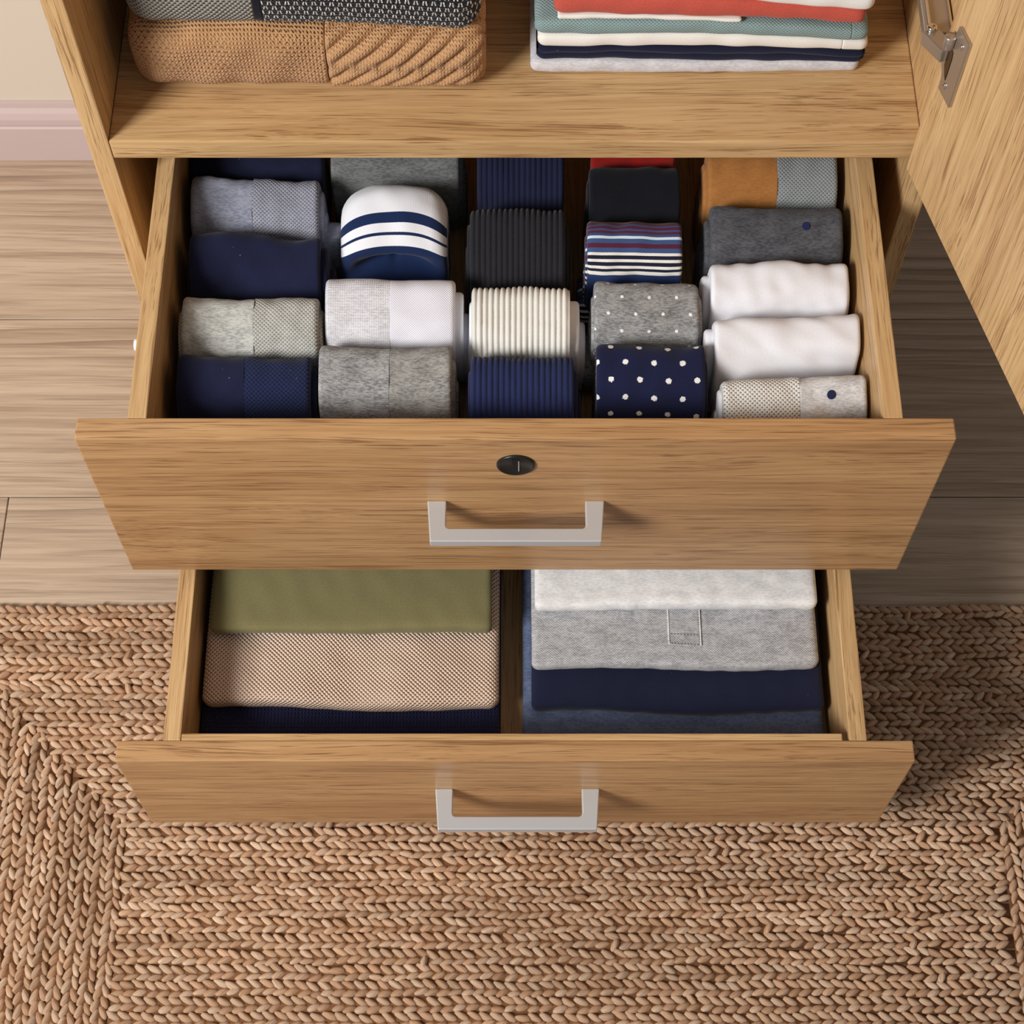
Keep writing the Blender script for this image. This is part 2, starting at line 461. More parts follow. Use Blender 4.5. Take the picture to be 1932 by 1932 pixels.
class Loft:
    def __init__(self, sec, x0, x1, base, nx=60, re=(0.006, 0.006), disp=None, warp=None, sil=None):
        self.sec = sec; self.x0, self.x1 = x0, x1; self.base = np.array(base, float)
        self.re = re; self.disp = disp; self.warp = warp
        d = np.linalg.norm(np.roll(sec, -1, 0) - sec, axis=1)
        self.arc = np.concatenate([[0], np.cumsum(d)])            # closed length at the end
        nrm = np.roll(sec, -1, 0) - np.roll(sec, 1, 0)
        nrm = np.stack([nrm[:, 1], -nrm[:, 0]], 1); nrm /= np.maximum(np.linalg.norm(nrm, axis=1)[:, None], 1e-9)
        c = sec.mean(0)
        if ((sec - c) * nrm).sum() < 0: nrm = -nrm
        self.nrm = nrm
        # zero of v: the top edge as seen from where the photograph was taken
        vv = [px_v(self.base[1] + a, self.base[2] + b) for a, b in sec]
        self.i0 = int(np.argmin(vv)) if sil is None else sil
        self.v = self.arc - self.arc[self.i0]
        self.nx = nx
    def xs(self):
        w = self.x1 - self.x0; a = []
        for i in range(6): a.append(self.re[0] * (1 - math.cos(math.pi / 2 * i / 5)) if self.re[0] else 0)
        m = np.linspace(self.re[0], w - self.re[1], self.nx)
        b = [w - self.re[1] * (1 - math.cos(math.pi / 2 * i / 5)) if self.re[1] else w for i in range(5, -1, -1)]
        x = np.array(a[:-1] + list(m) + b[1:]) if self.re[0] and self.re[1] else (np.array(a[:-1] + list(m)) if self.re[0] else (np.array(list(m) + b[1:]) if self.re[1] else m))
        return x
    def pts(self, x, idx=None, off=0.0):
        """x: positions from the left end (m); returns (nx, ns, 3) world points and the v table"""
        sec, nrm, v = self.sec, self.nrm, self.v[:-1]
        if idx is not None: sec, nrm, v = sec[idx], nrm[idx], v[idx]
        w = self.x1 - self.x0
        ins = np.zeros(len(x))
        for e, dd in ((self.re[0], x), (self.re[1], w - x)):
            if e: q = np.clip(1 - dd / e, 0, 1); ins = np.maximum(ins, e * 0.92 * (1 - np.sqrt(np.clip(1 - q * q, 0, 1))))
        X, V = np.meshgrid(x, v, indexing='ij')
        h = -ins[:, None] + off
        if self.disp is not None: h = h + self.disp(X, V)
        y = sec[None, :, 0] + nrm[None, :, 0] * h
        z = sec[None, :, 1] + nrm[None, :, 1] * h
        p = np.stack([self.x0 + X, y, z], -1)
        if self.warp is not None: p = self.warp(p, X, V)
        p[..., 1] += self.base[1]; p[..., 2] += self.base[2]
        return p, v
    def mesh(self, org):
        x = self.xs(); p, v = self.pts(x)
        nx, ns = p.shape[:2]
        verts = list(map(tuple, (p.reshape(-1, 3) - np.array(org))))
        faces = []
        for i in range(nx - 1):
            a, b = i * ns, (i + 1) * ns
            for j in range(ns):
                k = (j + 1) % ns
                faces.append((a + j, a + k, b + k, b + j))
        c0 = len(verts); verts.append(tuple(p[0].mean(0) - np.array(org))); verts.append(tuple(p[-1].mean(0) - np.array(org)))
        e = (nx - 1) * ns
        for j in range(ns):
            k = (j + 1) % ns
            faces.append((c0, k, j)); faces.append((c0 + 1, e + j, e + k))
        me = bpy.data.meshes.new('cloth'); me.from_pydata(verts, [], faces)
        uvl = me.uv_layers.new(name='UVMap')
        vv = np.concatenate([self.v[:-1]])
        uv = np.zeros((len(me.loops), 2)); vi = np.zeros(len(me.loops), int); me.loops.foreach_get('vertex_index', vi)
        xi = np.minimum(vi // ns, nx - 1); si = vi % ns
        uv[:, 0] = x[xi]; uv[:, 1] = vv[si]
        seam = (np.arange(len(vi)) < (nx - 1) * ns * 4)
        # close the seam in v
        q = np.arange((nx - 1) * ns * 4) // 4 % ns
        last = np.where((q == ns - 1))[0]
        lv = vi[last] % ns
        uv[last[lv == 0], 1] = self.v[-1]
        uvl.data.foreach_set('uv', uv.ravel())
        bm = bmesh.new(); bm.from_mesh(me); bmesh.ops.recalc_face_normals(bm, faces=bm.faces); bm.to_mesh(me); bm.free()
        for f in me.polygons: f.use_smooth = True
        return me
    def patch(self, xa, xb, va, vb, off, thick, org, n=(14, 12), outline=None):
        """a thin raised piece lying on the loft between xa..xb and va..vb"""
        v = self.v[:-1]
        rows = np.linspace(va, vb, n[1]); x = np.linspace(xa, xb, n[0])
        full, _ = self.pts(x)
        i0 = self.i0
        def at(o_):
            pp, _ = self.pts(x, None, o_)
            out_ = np.zeros((len(x), len(rows), 3))
            order = np.argsort(v)
            for i in range(len(x)):
                for k in range(3): out_[i, :, k] = np.interp(rows, v[order], pp[i, order, k])
            return out_
        top, bot = at(off + thick), at(off - 0.001)
        if outline == 'round':
            gx = np.linspace(-1, 1, n[0]); gy = np.linspace(-1, 1, n[1])
            A, B = np.meshgrid(gx, gy, indexing='ij')
            dx_, dy_ = A * np.sqrt(1 - B * B / 2), B * np.sqrt(1 - A * A / 2)
            def remap(g):
                o2 = g.copy()
                for k in range(3):
                    xi = (dx_ + 1) / 2 * (n[0] - 1); yi = (dy_ + 1) / 2 * (n[1] - 1)
                    x0_, y0_ = np.floor(xi).astype(int).clip(0, n[0] - 2), np.floor(yi).astype(int).clip(0, n[1] - 2)
                    fx_, fy_ = xi - x0_, yi - y0_
                    o2[..., k] = (g[x0_, y0_, k] * (1 - fx_) * (1 - fy_) + g[x0_ + 1, y0_, k] * fx_ * (1 - fy_) + g[x0_, y0_ + 1, k] * (1 - fx_) * fy_ + g[x0_ + 1, y0_ + 1, k] * fx_ * fy_)
                return o2
            top, bot = remap(top), remap(bot)
        a, b = n
        V = np.concatenate([top.reshape(-1, 3), bot.reshape(-1, 3)]) - np.array(org)
        F = []
        N = a * b
        for i in range(a - 1):
            for j in range(b - 1):
                q = (i * b + j, (i + 1) * b + j, (i + 1) * b + j + 1, i * b + j + 1)
                F.append(q); F.append(tuple(N + t for t in q[::-1]))
        rim = [i * b for i in range(a)] + [(a - 1) * b + j for j in range(1, b)] + [i * b + b - 1 for i in range(a - 2, -1, -1)] + [j for j in range(b - 2, 0, -1)]
        for i in range(len(rim)):
            j = (i + 1) % len(rim); F.append((rim[j], rim[i], N + rim[i], N + rim[j]))
        me = bpy.data.meshes.new('patch'); me.from_pydata([tuple(t) for t in V], [], F)
        uvl = me.uv_layers.new(name='UVMap')
        for l in me.loops:
            k = l.vertex_index % N; uvl.data[l.index].uv = (x[k // b], rows[k % b])
        bm = bmesh.new(); bm.from_mesh(me); bmesh.ops.recalc_face_normals(bm, faces=bm.faces); bm.to_mesh(me); bm.free()
        for f in me.polygons: f.use_smooth = True
        return me

# ------------------------------------------------------------------ cloth materials
NAVY = (30, 36, 74)
m_navy = cloth('navy_cotton', (28, 32, 60), lint=0.7)
m_navy2 = cloth('deep_navy_jersey', (26, 30, 54), lint=0.25)
m_navymesh = cloth('navy_mesh', (33, 42, 76), kind='mesh', p=0.0044, holes=(12, 15, 34), hamt=0.75, lint=0.5)
m_navyrib = cloth('navy_rib_knit', (36, 44, 82), kind='knit', p=0.0016)
m_navyrib_d = cloth('dark_navy_rib_knit', (26, 31, 58), kind='knit', p=0.0016)
m_blackrib = cloth('charcoal_black_rib_knit', (37, 37, 43), kind='knit', p=0.0016)
m_black = cloth('black_cotton', (19, 20, 28))
m_red = cloth('red_cotton', (140, 22, 20))
m_cream = cloth('cream_rib_knit', (222, 221, 215), kind='knit', p=0.0016, bump=0.25)
m_white = cloth('white_cotton', (232, 233, 240), bump=0.25)
m_whitem = cloth('white_fine_mesh', (231, 231, 241), kind='mesh', p=0.0024, holes=(206, 204, 216), hamt=0.5)
m_bluegrey = cloth('blue_grey_heather', (152, 156, 172), (112, 117, 136), heather=0.9)
m_bluegreym = cloth('blue_grey_mesh', (158, 160, 174), (120, 124, 140), heather=0.5, kind='mesh', p=0.0040, holes=(84, 86, 100))
m_ltgrey = cloth('light_grey_heather', (196, 197, 192), (140, 142, 140), heather=0.85)
m_ltgreym = cloth('light_grey_mesh', (190, 190, 184), (150, 150, 146), heather=0.5, kind='mesh', p=0.0040, holes=(106, 106, 102))
m_grey = cloth('mid_grey_heather', (170, 170, 170), (104, 105, 108), heather=0.95)
m_greyb = cloth('warm_grey_heather', (172, 171, 167), (110, 110, 108), heather=0.95, kind='mesh', p=0.0016, holes=(92, 92, 90), hamt=0.3)
m_dkgrey = cloth('dark_green_grey_heather', (118, 121, 121), (78, 81, 82), heather=0.9)
m_paleknit = cloth('pale_grey_rib', (222, 221, 226), (184, 184, 192), heather=0.8, kind='knit', p=0.0022)
m_char = cloth('charcoal_heather', (92, 93, 99), (60, 61, 66), heather=0.95)
m_tan = cloth('tan_cotton', (168, 114, 62), (146, 94, 48), heather=0.6)
m_greymesh = cloth('blue_grey_waffle', (150, 156, 160), kind='mesh', p=0.0040, holes=(92, 98, 102))
m_palemesh = cloth('white_grey_mesh', (228, 227, 224), kind='mesh', p=0.0044, holes=(120, 118, 112), hamt=0.9)
m_paleheather = cloth('pale_grey_melange', (226, 226, 228), (168, 170, 174), heather=0.8)
m_graydot = cloth('grey_dotted', (162, 162, 162), (104, 105, 108), heather=0.95, extra=dots(0.0265, 0.0165, 0.0016, (240, 240, 240)))
m_navydot = cloth('navy_polka', (27, 32, 64), extra=dots(0.0272, 0.0172, 0.0027, (236, 236, 236)))
m_dot = plain('navy_thread', (26, 34, 76), 0.9)
N2, WH = (26, 42, 80), (232, 233, 240)
m_ball = cloth('white_navy_bands', WH, extra=bands([(-0.2, N2), (-0.075, WH), (0.0405, N2), (0.0512, WH), (0.0600, N2), (0.0635, WH), (0.0745, N2)], -0.2, 0.2))
BL, BU, MA, BR, DK, IV = (62, 84, 128), (54, 74, 116), (84, 36, 58), (126, 104, 84), (30, 34, 54), (226, 224, 218)
st = [(-0.10, BR), (0.0030, MA), (0.0080, BL), (0.0100, MA), (0.0135, BL), (0.0155, MA), (0.0185, BU), (0.0215, (206, 220, 232)), (0.0240, BL), (0.0285, MA), (0.0340, BL),
      (0.0380, IV), (0.0415, DK), (0.0448, IV), (0.0480, DK), (0.0510, IV), (0.0542, DK), (0.0572, IV), (0.0605, (40, 58, 104))]
m_stripe = cloth('multicolour_stripes', WH, extra=bands(st, -0.10, 0.14))

# ------------------------------------------------------------------ rolled socks in the upper drawer
ZTOP = 0.525
XW = 0.3335          # keep clear of the drawer sides
def sock(label, u0, u1, vtop, D, parts, el=0.0, er=0.0, inner=None, H=0.118, k=0.30, yaw=0.0, wav=0.0016, seed=1, rib=None, arch=0.0, n=3.0, tail=None, dot=None, name='sock_pair', group='rolled sock pairs in the upper drawer', edge=0.0045, nx=46, dent=False, wr=0.0):
    """parts: list of (part name, material, right pixel or None); the roll stands on the drawer floor"""
    sec = sec_roll(D, H, n, k)
    # depth at which the top edge stands
    lo, hi = 0.80, 1.45
    for _ in range(40):
        ym = (lo + hi) / 2
        vm = min(px_v(ym + a, ZB1 + 0.0006 + b) for a, b in sec)
        if vm > vtop: lo = ym
        else: hi = ym
    yc = (lo + hi) / 2
    xa, xb = P(u0, vtop + 45, ZTOP)[0], P(u1, vtop + 45, ZTOP)[0]
    xa = max(xa, -XW + el * 0); xb = min(xb, XW)
    org = ((xa + xb) / 2, yc, ZB1)
    t = thing(name, label, 'socks', org, group)
    wv = Waves(seed, 5, 14); wz = Waves(seed + 50, 4, 11); fz = Waves(seed + 90, 25, 60)
    xm = (xa + xb) / 2; hw = (xb - xa) / 2
    def warp(p, X, V):
        top = np.clip((p[..., 2]) / H, 0, 1)
        xr = (p[..., 0] - xm)
        p[..., 1] += yaw * xr + wav * 0.6 * wv(p[..., 0], p[..., 2]) * top
        p[..., 2] += wav * wz(p[..., 0], p[..., 1] * 0.4) * top
        if arch: 
            q = np.clip(np.abs(xr / hw), 0, 1)
            p[..., 2] -= arch * q ** 2.6 * top
            p[..., 1] -= arch * 0.55 * q ** 2.6 * top
        p[..., 2] = np.maximum(p[..., 2], 0.0)
        return p
    def disp(X, V):
        d = 0.00045 * fz(X, V) + 0.0007 * wv(X * 2.2, V * 2.2 + 3)
        if wr: d = d + wr * np.clip(wv(X * 1.3 + V * 0.9, V * 1.6 - X) , -0.4, 2)
        if dent:
            xc = (X - hw) / hw
            vm_ = 0.083 - 0.008 * xc ** 2
            d = d - 0.026 * np.exp(-((V - 0.100) / 0.012) ** 2) * np.exp(-(xc / 0.75) ** 4) + 0.0030 * np.exp(-((V - vm_) / 0.0035) ** 2)
            d = d - 0.006 * np.exp(-(xc / 0.07) ** 2) * np.exp(-((V - 0.098) / 0.009) ** 2)
        if rib: d = d + rib[1] * (np.abs(np.sin(np.pi * X / rib[0])) ** 0.8 - 0.5)
        return d
    base = (0, yc, ZB1 + 0.0006)
    cur = xa; lofts = []
    for i, (nm, mt, ur) in enumerate(parts):
        nxt = xb if ur is None else P(ur, vtop + 45, ZTOP)[0]
        L = Loft(sec, cur, nxt, base, nx if not rib else int((nxt - cur) / rib[0] * 7), (edge if i == 0 else 0.0006, edge if ur is None else 0.0006), disp, warp)
        put(nm, L.mesh(org), mt, t, org)
        lofts.append(L); cur = nxt
    # inner turns of the roll showing at the ends
    im = inner or parts[0][1]
    for side, e in ((-1, el), (1, er)):
        if not e: continue
        for q, (ee, f) in enumerate(((e * 0.6, 0.86), (e, 0.66))):
            s2 = sec_roll(D * f, H * (f + 0.03), 2.7, k * 0.8)
            a, b = (max(xa - ee, -XW - 0.001), xa + 0.02) if side < 0 else (xb - 0.02, min(xb + ee, XW + 0.001))
            L = Loft(s2, a, b, (0, yc - 0.004 * q, ZB1 + 0.0006), 8, (0.004, 0.004), None, lambda p, X, V: p)
            put('inner_turn', L.mesh(org), im, t, org)
    if tail:      # loose end lying beside the roll
        side, ln, hh = tail
        s3 = sec_roll(D * 0.75, H * hh, 2.4, 0.1)
        a, b = (max(xa - ln, -XW), xa + 0.01) if side < 0 else (xb - 0.01, min(xb + ln, XW))
        L = Loft(s3, a, b, (0, yc - 0.012, ZB1 + 0.0006), 12, (0.007, 0.007), None,
                 lambda p, X, V: p)
        put('loose_end', L.mesh(org), im, t, org)
    if dot:
        ud, vd, r, mt = dot
        L = lofts[-1]; q = P(ud, vd, ZTOP)[0] - L.x0
        vv = np.array([px_v(L.base[1] + a, L.base[2] + b) for a, b in sec])
        idx = np.where(np.arange(len(sec)) >= L.i0)[0]
        j = idx[np.argmin(np.abs(vv[idx[:24]] - vd))]
        va = L.v[j]
        put('embroidered_dot', L.patch(q - r, q + r, va - r * 1.05, va + r * 1.05, 0.0, 0.0007, org, (11, 11), 'round'), mt, t, org)
    return t

# left column, front to back
sock('navy rolled socks, left half plain and right half mesh, front left corner of upper drawer', 331, 583, 672, 0.068, [('plain_half', m_navy, 459), ('mesh_half', m_navymesh, None)], el=0.004, er=0.008, inner=m_navy, seed=3, wav=0.0022)
sock('light grey heather rolled socks with a mesh half, between two navy pairs', 340, 598, 562, 0.068, [('heather_half', m_ltgrey, 477), ('mesh_half', m_ltgreym, None)], el=0.009, er=0.006, inner=m_ltgreym, seed=5)
sock('plain navy rolled socks without pattern, between blue-grey and light grey pairs', 355, 601, 443, 0.066, [('folded_body', m_navy, None)], el=0.007, er=0.012, seed=12, wav=0.0034)
sock('blue-grey heather rolled socks with a mesh half, at the back left', 357, 598, 337, 0.064, [('heather_half', m_bluegrey, 474), ('mesh_half', m_bluegreym, None)], el=0.004, er=0.006, tail=(1, 0.022, 0.62), inner=m_bluegrey, seed=9)
sock('almost hidden dark navy socks under the shelf in the back left corner', 352, 604, 262, 0.060, [('folded_body', m_navy2, None)], seed=14, H=0.105)
# second column
sock('mid grey heather rolled socks with a centre seam, at the drawer front', 600, 851, 655, 0.075, [('cuff_half', m_grey, 734), ('foot_half', m_greyb, None)], er=0.006, el=0.003, inner=m_greyb, seed=21, wav=0.0024)
sock('pale socks, left half grey ribbed and right half white', 612, 858, 527, 0.076, [('ribbed_half', m_paleknit, 735), ('white_half', m_whitem, None)], er=0.013, inner=m_white, seed=24)
ball = sock('bunched white-topped socks with navy and white bands, domed shape', 641, 843, 348, 0.094, [('banded_body', m_ball, None)], H=0.128, k=0.34, arch=0.016, n=2.4, seed=33, wav=0.001, edge=0.014, dent=True)
sock('dark grey heather rolled socks behind the banded white and navy pair', 622, 866, 246, 0.062, [('folded_body', m_dkgrey, None)], er=0.006, el=0.002, seed=38)
# third column, ribbed
RB = (0.0055, 0.0019)
sock('royal navy ribbed rolled socks at the drawer front, in the middle', 887, 1083, 674, 0.075, [('ribbed_body', m_navyrib, None)], er=0.007, el=0.004, seed=41, rib=RB, wav=0.0008)
sock('cream ribbed rolled socks between black and navy ribbed pairs', 889, 1076, 544, 0.074, [('ribbed_body', m_cream, None)], er=0.016, el=0.004, inner=m_white, seed=44, rib=(0.0055, 0.0024), wav=0.0008)
sock('charcoal black ribbed rolled socks behind the cream pair', 886, 1067, 397, 0.084, [('ribbed_body', m_blackrib, None)], er=0.006, el=0.005, seed=47, rib=RB, wav=0.0008)
sock('dark navy ribbed rolled socks at the back, partly under the shelf', 900, 1065, 262, 0.075, [('ribbed_body', m_navyrib_d, None)], seed=49, rib=RB, wav=0.0008)
# fourth column
sock('navy rolled socks with white polka dots, at the drawer front', 1126, 1332, 654, 0.074, [('dotted_body', m_navydot, None)], er=0.006, inner=m_navy, seed=52)
sock('mid grey rolled socks with small white dots, behind the polka dot pair', 1122, 1320, 535, 0.068, [('dotted_body', m_graydot, None)], er=0.007, el=0.004, tail=(-1, 0.012, 0.5), inner=m_grey, seed=55)
sock('multicoloured striped socks in blue, maroon and ivory', 1109, 1288, 419, 0.068, [('striped_body', m_stripe, None)], el=0.003, er=0.002, inner=m_stripe, tail=(-1, 0.008, 0.45), seed=58, yaw=-0.03, wav=0.001)
sock('plain black rolled socks in front of a red pair', 1113, 1285, 316, 0.062, [('folded_body', m_black, None)], er=0.003, el=0.003, seed=61)
sock('red socks just visible under the shelf behind the black pair', 1117, 1277, 266, 0.018, [('folded_body', m_red, None)], seed=63, H=0.127)
# fifth column
sock('pale rolled socks, left half mesh and right half heather with navy dot', 1366, 1640, 713, 0.060, [('mesh_half', m_palemesh, 1512), ('heather_half', m_paleheather, None)], el=0.005, inner=m_white, seed=71, yaw=0.045, dot=(1570, 747, 0.0042, m_dot))
sock('white rolled socks beside the navy polka dot pair, slightly askew', 1350, 1627, 600, 0.054, [('folded_body', m_white, None)], el=0.013, seed=74, yaw=0.055, wav=0.0028, wr=0.0016)
sock('white rolled socks in front of the charcoal pair, squarely placed', 1343, 1606, 499, 0.055, [('folded_body', m_white, None)], el=0.012, er=0.004, seed=77, yaw=0.025, wav=0.0026, wr=0.0016)
sock('charcoal heather rolled socks with one small navy dot', 1344, 1593, 393, 0.066, [('folded_body', m_char, None)], el=0.009, er=0.004, seed=80, yaw=-0.01, dot=(1521, 427, 0.0040, m_dot))
sock('two-tone rolled socks, tan half and grey waffle half, back right', 1337, 1583, 285, 0.068, [('tan_half', m_tan, 1468), ('waffle_half', m_greymesh, None)], el=0.006, inner=m_tan, seed=83)

# ------------------------------------------------------------------ folded clothes
def garment(label, cat, name, x0, x1, yf, yb, z0, T, mat, layers=1, lobes=None, seed=1, wf=0.0022, wt=0.0016, group=None, nx=90, disp=None, extra=None, re=None, split=None, sag=None, yaw=0.0, ntop=46, nf=9, fine=0.0004):
    L = yb - yf
    sec = sec_fold(L, T, layers, ntop, nf, 0, lobes)
    org = ((x0 + x1) / 2, (yf + yb) / 2, z0)
    t = thing(name, label, cat, org, group)
    wv = Waves(seed, 1.5, 6); wz = Waves(seed + 31, 3, 9); fz = Waves(seed + 77, 18, 45)
    xm = (x0 + x1) / 2
    def warp(p, X, V):
        y = p[..., 1]; fr = np.clip(1 - y / 0.10, 0, 1)
        p[..., 1] = y + (wf * wv(p[..., 0], 0.3) + yaw * (p[..., 0] - xm)) * (1 - 0.7 * np.clip(y / L, 0, 1))
        topf = np.clip(p[..., 2] / T, 0, 1)
        p[..., 2] = p[..., 2] - wt * (1.1 + wz(p[..., 0], y)) * topf
        p[..., 2] = np.clip(p[..., 2], 0.0002, T - 0.0002)
        if sag is not None:
            xw, yw = p[..., 0], y + yf
            p[..., 2] = p[..., 2] + sag[0](xw, yw) * (1 - topf) + sag[1](xw, yw) * topf
        return p
    def dsp(X, V):
        d = fine * fz(X, V)
        if disp is not None: d = d + disp(X, V)
        return d
    e = re or min(T * 0.45, 0.009)
    lofts = []
    segs = split or [('folded_body', mat, None)]
    cur = x0
    for i, (nm, mt, xr) in enumerate(segs):
        nxt = x1 if xr is None else xr
        a = cur
        def dd(X, V, a=a): return dsp(X + (a - x0), V)
        Lf = Loft(sec, cur, nxt, (0, yf, z0), max(10, int(nx * (nxt - cur) / (x1 - x0))), (e if i == 0 else 0.0015, e if xr is None else 0.0015), dd, warp)
        put(nm, Lf.mesh(org), mt, t, org); lofts.append(Lf); cur = nxt
    if extra: extra(t, lofts, org)
    return t

# -- on the shelf, left: two chunky jumpers
ZS = 0.6304
def knit_holes(t, u, v, base):
    fu = t.math('FRACT', t.math('ADD', t.math('DIVIDE', u, 0.0064), t.math('MULTIPLY', t.math('MODULO', t.math('FLOOR', t.math('ADD', t.math('DIVIDE', v, 0.0052), 50.0)), 2.0), 0.5)))
    fv = t.math('FRACT', t.math('DIVIDE', v, 0.0052))
    d = t.math('SQRT', t.math('ADD', t.math('POWER', t.math('MULTIPLY', t.math('SUBTRACT', fu, 0.5), 0.0064), 2.0), t.math('POWER', t.math('MULTIPLY', t.math('SUBTRACT', fv, 0.5), 0.0052), 2.0)))
    hole = t.math('SUBTRACT', 1.0, t.smooth(d, 0.0005, 0.0014))
    patchy = t.smooth(t.noise(t.comb(t.math('MULTIPLY', u, 14.0), t.math('MULTIPLY', v, 14.0), 0.0), 1, 1), 0.32, 0.55)
    return t.mix(t.math('MULTIPLY', hole, patchy), base, lin((84, 48, 24)))
m_camel = cloth('camel_lace_knit', (196, 152, 110), (174, 128, 86), heather=0.6, kind='knit', p=0.0034, holes=(126, 78, 42), hamt=0.5, extra=knit_holes, bump=0.8)
m_camelc = cloth('camel_cable_knit', (196, 152, 110), (174, 128, 86), heather=0.5, kind='knit', p=0.0030, holes=(130, 82, 44), hamt=0.45, bump=0.8)
def nosag(x, y): return 0.0 * x
def graysag(x, y):
    q = np.clip(((x + 0.36) / 0.332 - 0.35) / 0.6, 0, 1) ** 1.6
    return -0.018 * q * np.clip(1 - (y - 1.129) / 0.12, 0, 1) + 0.009 * q
def lace(X, V):
    return 0.0009 * np.sin(2 * np.pi * (X + 0.6 * V) / 0.05) + 0.0022 * np.exp(-((X + 0.30 * V - 0.046) / 0.0022) ** 2)
def cable(X, V):
    # X is measured from the left end of the whole jumper
    ph = (X + V * 0.95 + 0.010) / 0.0205
    r = np.abs(np.sin(np.pi * ph)) ** 0.8
    br = 0.0012 * np.sin(2 * np.pi * (X * 0.6 - V) / 0.006) * r
    g = np.clip((X - 0.1845) / 0.004, 0, 1)
    return g * (0.0072 * (r - 0.6) + 0.5 * br) - 0.002 * np.exp(-((X - 0.1845) / 0.0022) ** 2)
xl0, xl1 = -0.3615, -0.0275
garment('camel knitted jumper with lace and diagonal cable panels, bottom of left shelf pile', 'jumper', 'knit_jumper', xl0, xl1, 1.126, 1.47, ZS, 0.083, m_camel,
        lobes=[1.0], seed=102, wf=0.0030, wt=0.003, nx=300, disp=lambda X, V: np.where(X < 0.1845, lace(X, V), cable(X, V)), re=0.020,
        split=[('lace_panel', m_camel, xl0 + 0.1845), ('cable_panel', m_camelc, None)], nf=70, ntop=60, group='jumpers on the shelf', sag=(nosag, graysag))
m_greyknit = cloth('grey_marl_knit', (158, 154, 146), kind='mesh', p=0.0052, holes=(40, 38, 36), hamt=0.95, bump=0.7)
def fleck(t, u, v, base):
    row = t.math('FLOOR', t.math('ADD', t.math('DIVIDE', v, 0.0062), 60.0))
    fu = t.math('FRACT', t.math('ADD', t.math('DIVIDE', u, 0.0080), t.math('MULTIPLY', t.math('MODULO', row, 2.0), 0.5)))
    fv = t.math('FRACT', t.math('DIVIDE', v, 0.0062))
    a = t.math('ABSOLUTE', t.math('SUBTRACT', fu, 0.5))
    on = t.math('MULTIPLY', t.math('LESS_THAN', t.math('ABSOLUTE', t.math('SUBTRACT', a, t.math('ADD', 0.10, t.math('MULTIPLY', fv, 0.14)))), 0.075), t.math('LESS_THAN', t.math('ABSOLUTE', t.math('SUBTRACT', fv, 0.5)), 0.36))
    return t.mix(on, base, lin((206, 202, 196)))
m_tweed = cloth('black_white_fleck_knit', (30, 30, 36), kind='knit', p=0.0031, extra=fleck, bump=0.7)
garment('grey and black flecked knitted jumper lying on the camel jumper', 'jumper', 'knit_jumper', -0.3565, -0.0305, 1.131, 1.45, ZS + 0.0845, 0.055, m_greyknit,
        lobes=[1.0], seed=108, wf=0.002, wt=0.001, nx=140, re=0.024, sag=(graysag, graysag),
        split=[('marl_panel', m_greyknit, -0.2370), ('dark_seam', m_black, -0.2295), ('flecked_panel', m_tweed, None)], nf=20, group='jumpers on the shelf')

# -- on the shelf, right: pile of folded shirts
m_palegrey = cloth('pale_grey_jersey', (214, 212, 216), (176, 176, 184), heather=0.75)
m_offwhite = cloth('off_white_jersey', (234, 230, 224), bump=0.2)
m_teal = cloth('teal_pique', (144, 166, 166), kind='mesh', p=0.0036, holes=(92, 116, 120), hamt=0.8)
m_coral = cloth('coral_jersey', (196, 88, 74), bump=0.25)
m_white2 = cloth('white_poplin', (238, 236, 234), bump=0.12)
g = 'folded shirts on the shelf'
def sg(a, b):
    def f_(x, y):
        f = np.clip((x - 0.0136) / 0.322, 0, 1)
        return a * (1 - (2 * f - 1) ** 2) - b * f
    return f_
S0, S1, S2, S3, S4, S5, S6 = nosag, sg(0.002, 0.003), sg(0.0050, 0.006), sg(0.006, 0.008), sg(0.006, 0.012), sg(0.006, 0.0145), sg(0.006, 0.0235)
xs = lambda u, v: PY(u, v, 1.155)[0]
garment('pale grey heather shirt at the bottom of the right shelf pile', 'shirt', 'folded_shirt', xs(1000, 122), xs(1622, 118), 1.152, 1.47, ZS, 0.0165, m_palegrey, seed=201, wf=0.0022, wt=0.0008, group=g, sag=(S0, S1))
garment('navy folded shirt between pale grey and white ones on the shelf', 'shirt', 'folded_shirt', xs(1012, 95), xs(1632, 100), 1.151, 1.46, ZS + 0.0168, 0.0190, m_navy2, layers=2, lobes=[0.45, 0.55], seed=205, wf=0.0012, wt=0.0012, group=g, sag=(S1, S2))
garment('white folded shirt under the teal one on the shelf', 'shirt', 'folded_shirt', xs(1014, 70), xs(1640, 75), 1.150, 1.45, ZS + 0.0360, 0.0170, m_offwhite, seed=208, wf=0.0016, wt=0.0008, group=g, sag=(S2, S3),
        split=[('folded_body', m_offwhite, xs(1590, 75)), ('sleeve_fold', m_offwhite, None)])
garment('teal pique folded shirt under the coral one on the shelf', 'shirt', 'folded_shirt', xs(1008, 45), xs(1642, 50), 1.149, 1.45, ZS + 0.0535, 0.0195, m_teal, seed=211, wf=0.0016, wt=0.0008, group=g, sag=(S3, S4),
        split=[('folded_body', m_teal, xs(1608, 50)), ('sleeve_fold', m_teal, None)])
garment('thin off-white folded shirt peeping out under the coral one', 'shirt', 'folded_shirt', xs(1052, 20), xs(1400, 25), 1.150, 1.44, ZS + 0.0735, 0.0060, m_offwhite, seed=214, wf=0.001, wt=0.0004, group=g, sag=(S4, S5))
garment('coral red folded shirt near the top of the shelf pile', 'shirt', 'folded_shirt', xs(1044, 10), xs(1634, 22), 1.147, 1.44, ZS + 0.0798, 0.0310, m_coral, seed=217, wf=0.0012, wt=0.0006, group=g, sag=(S5, S6))
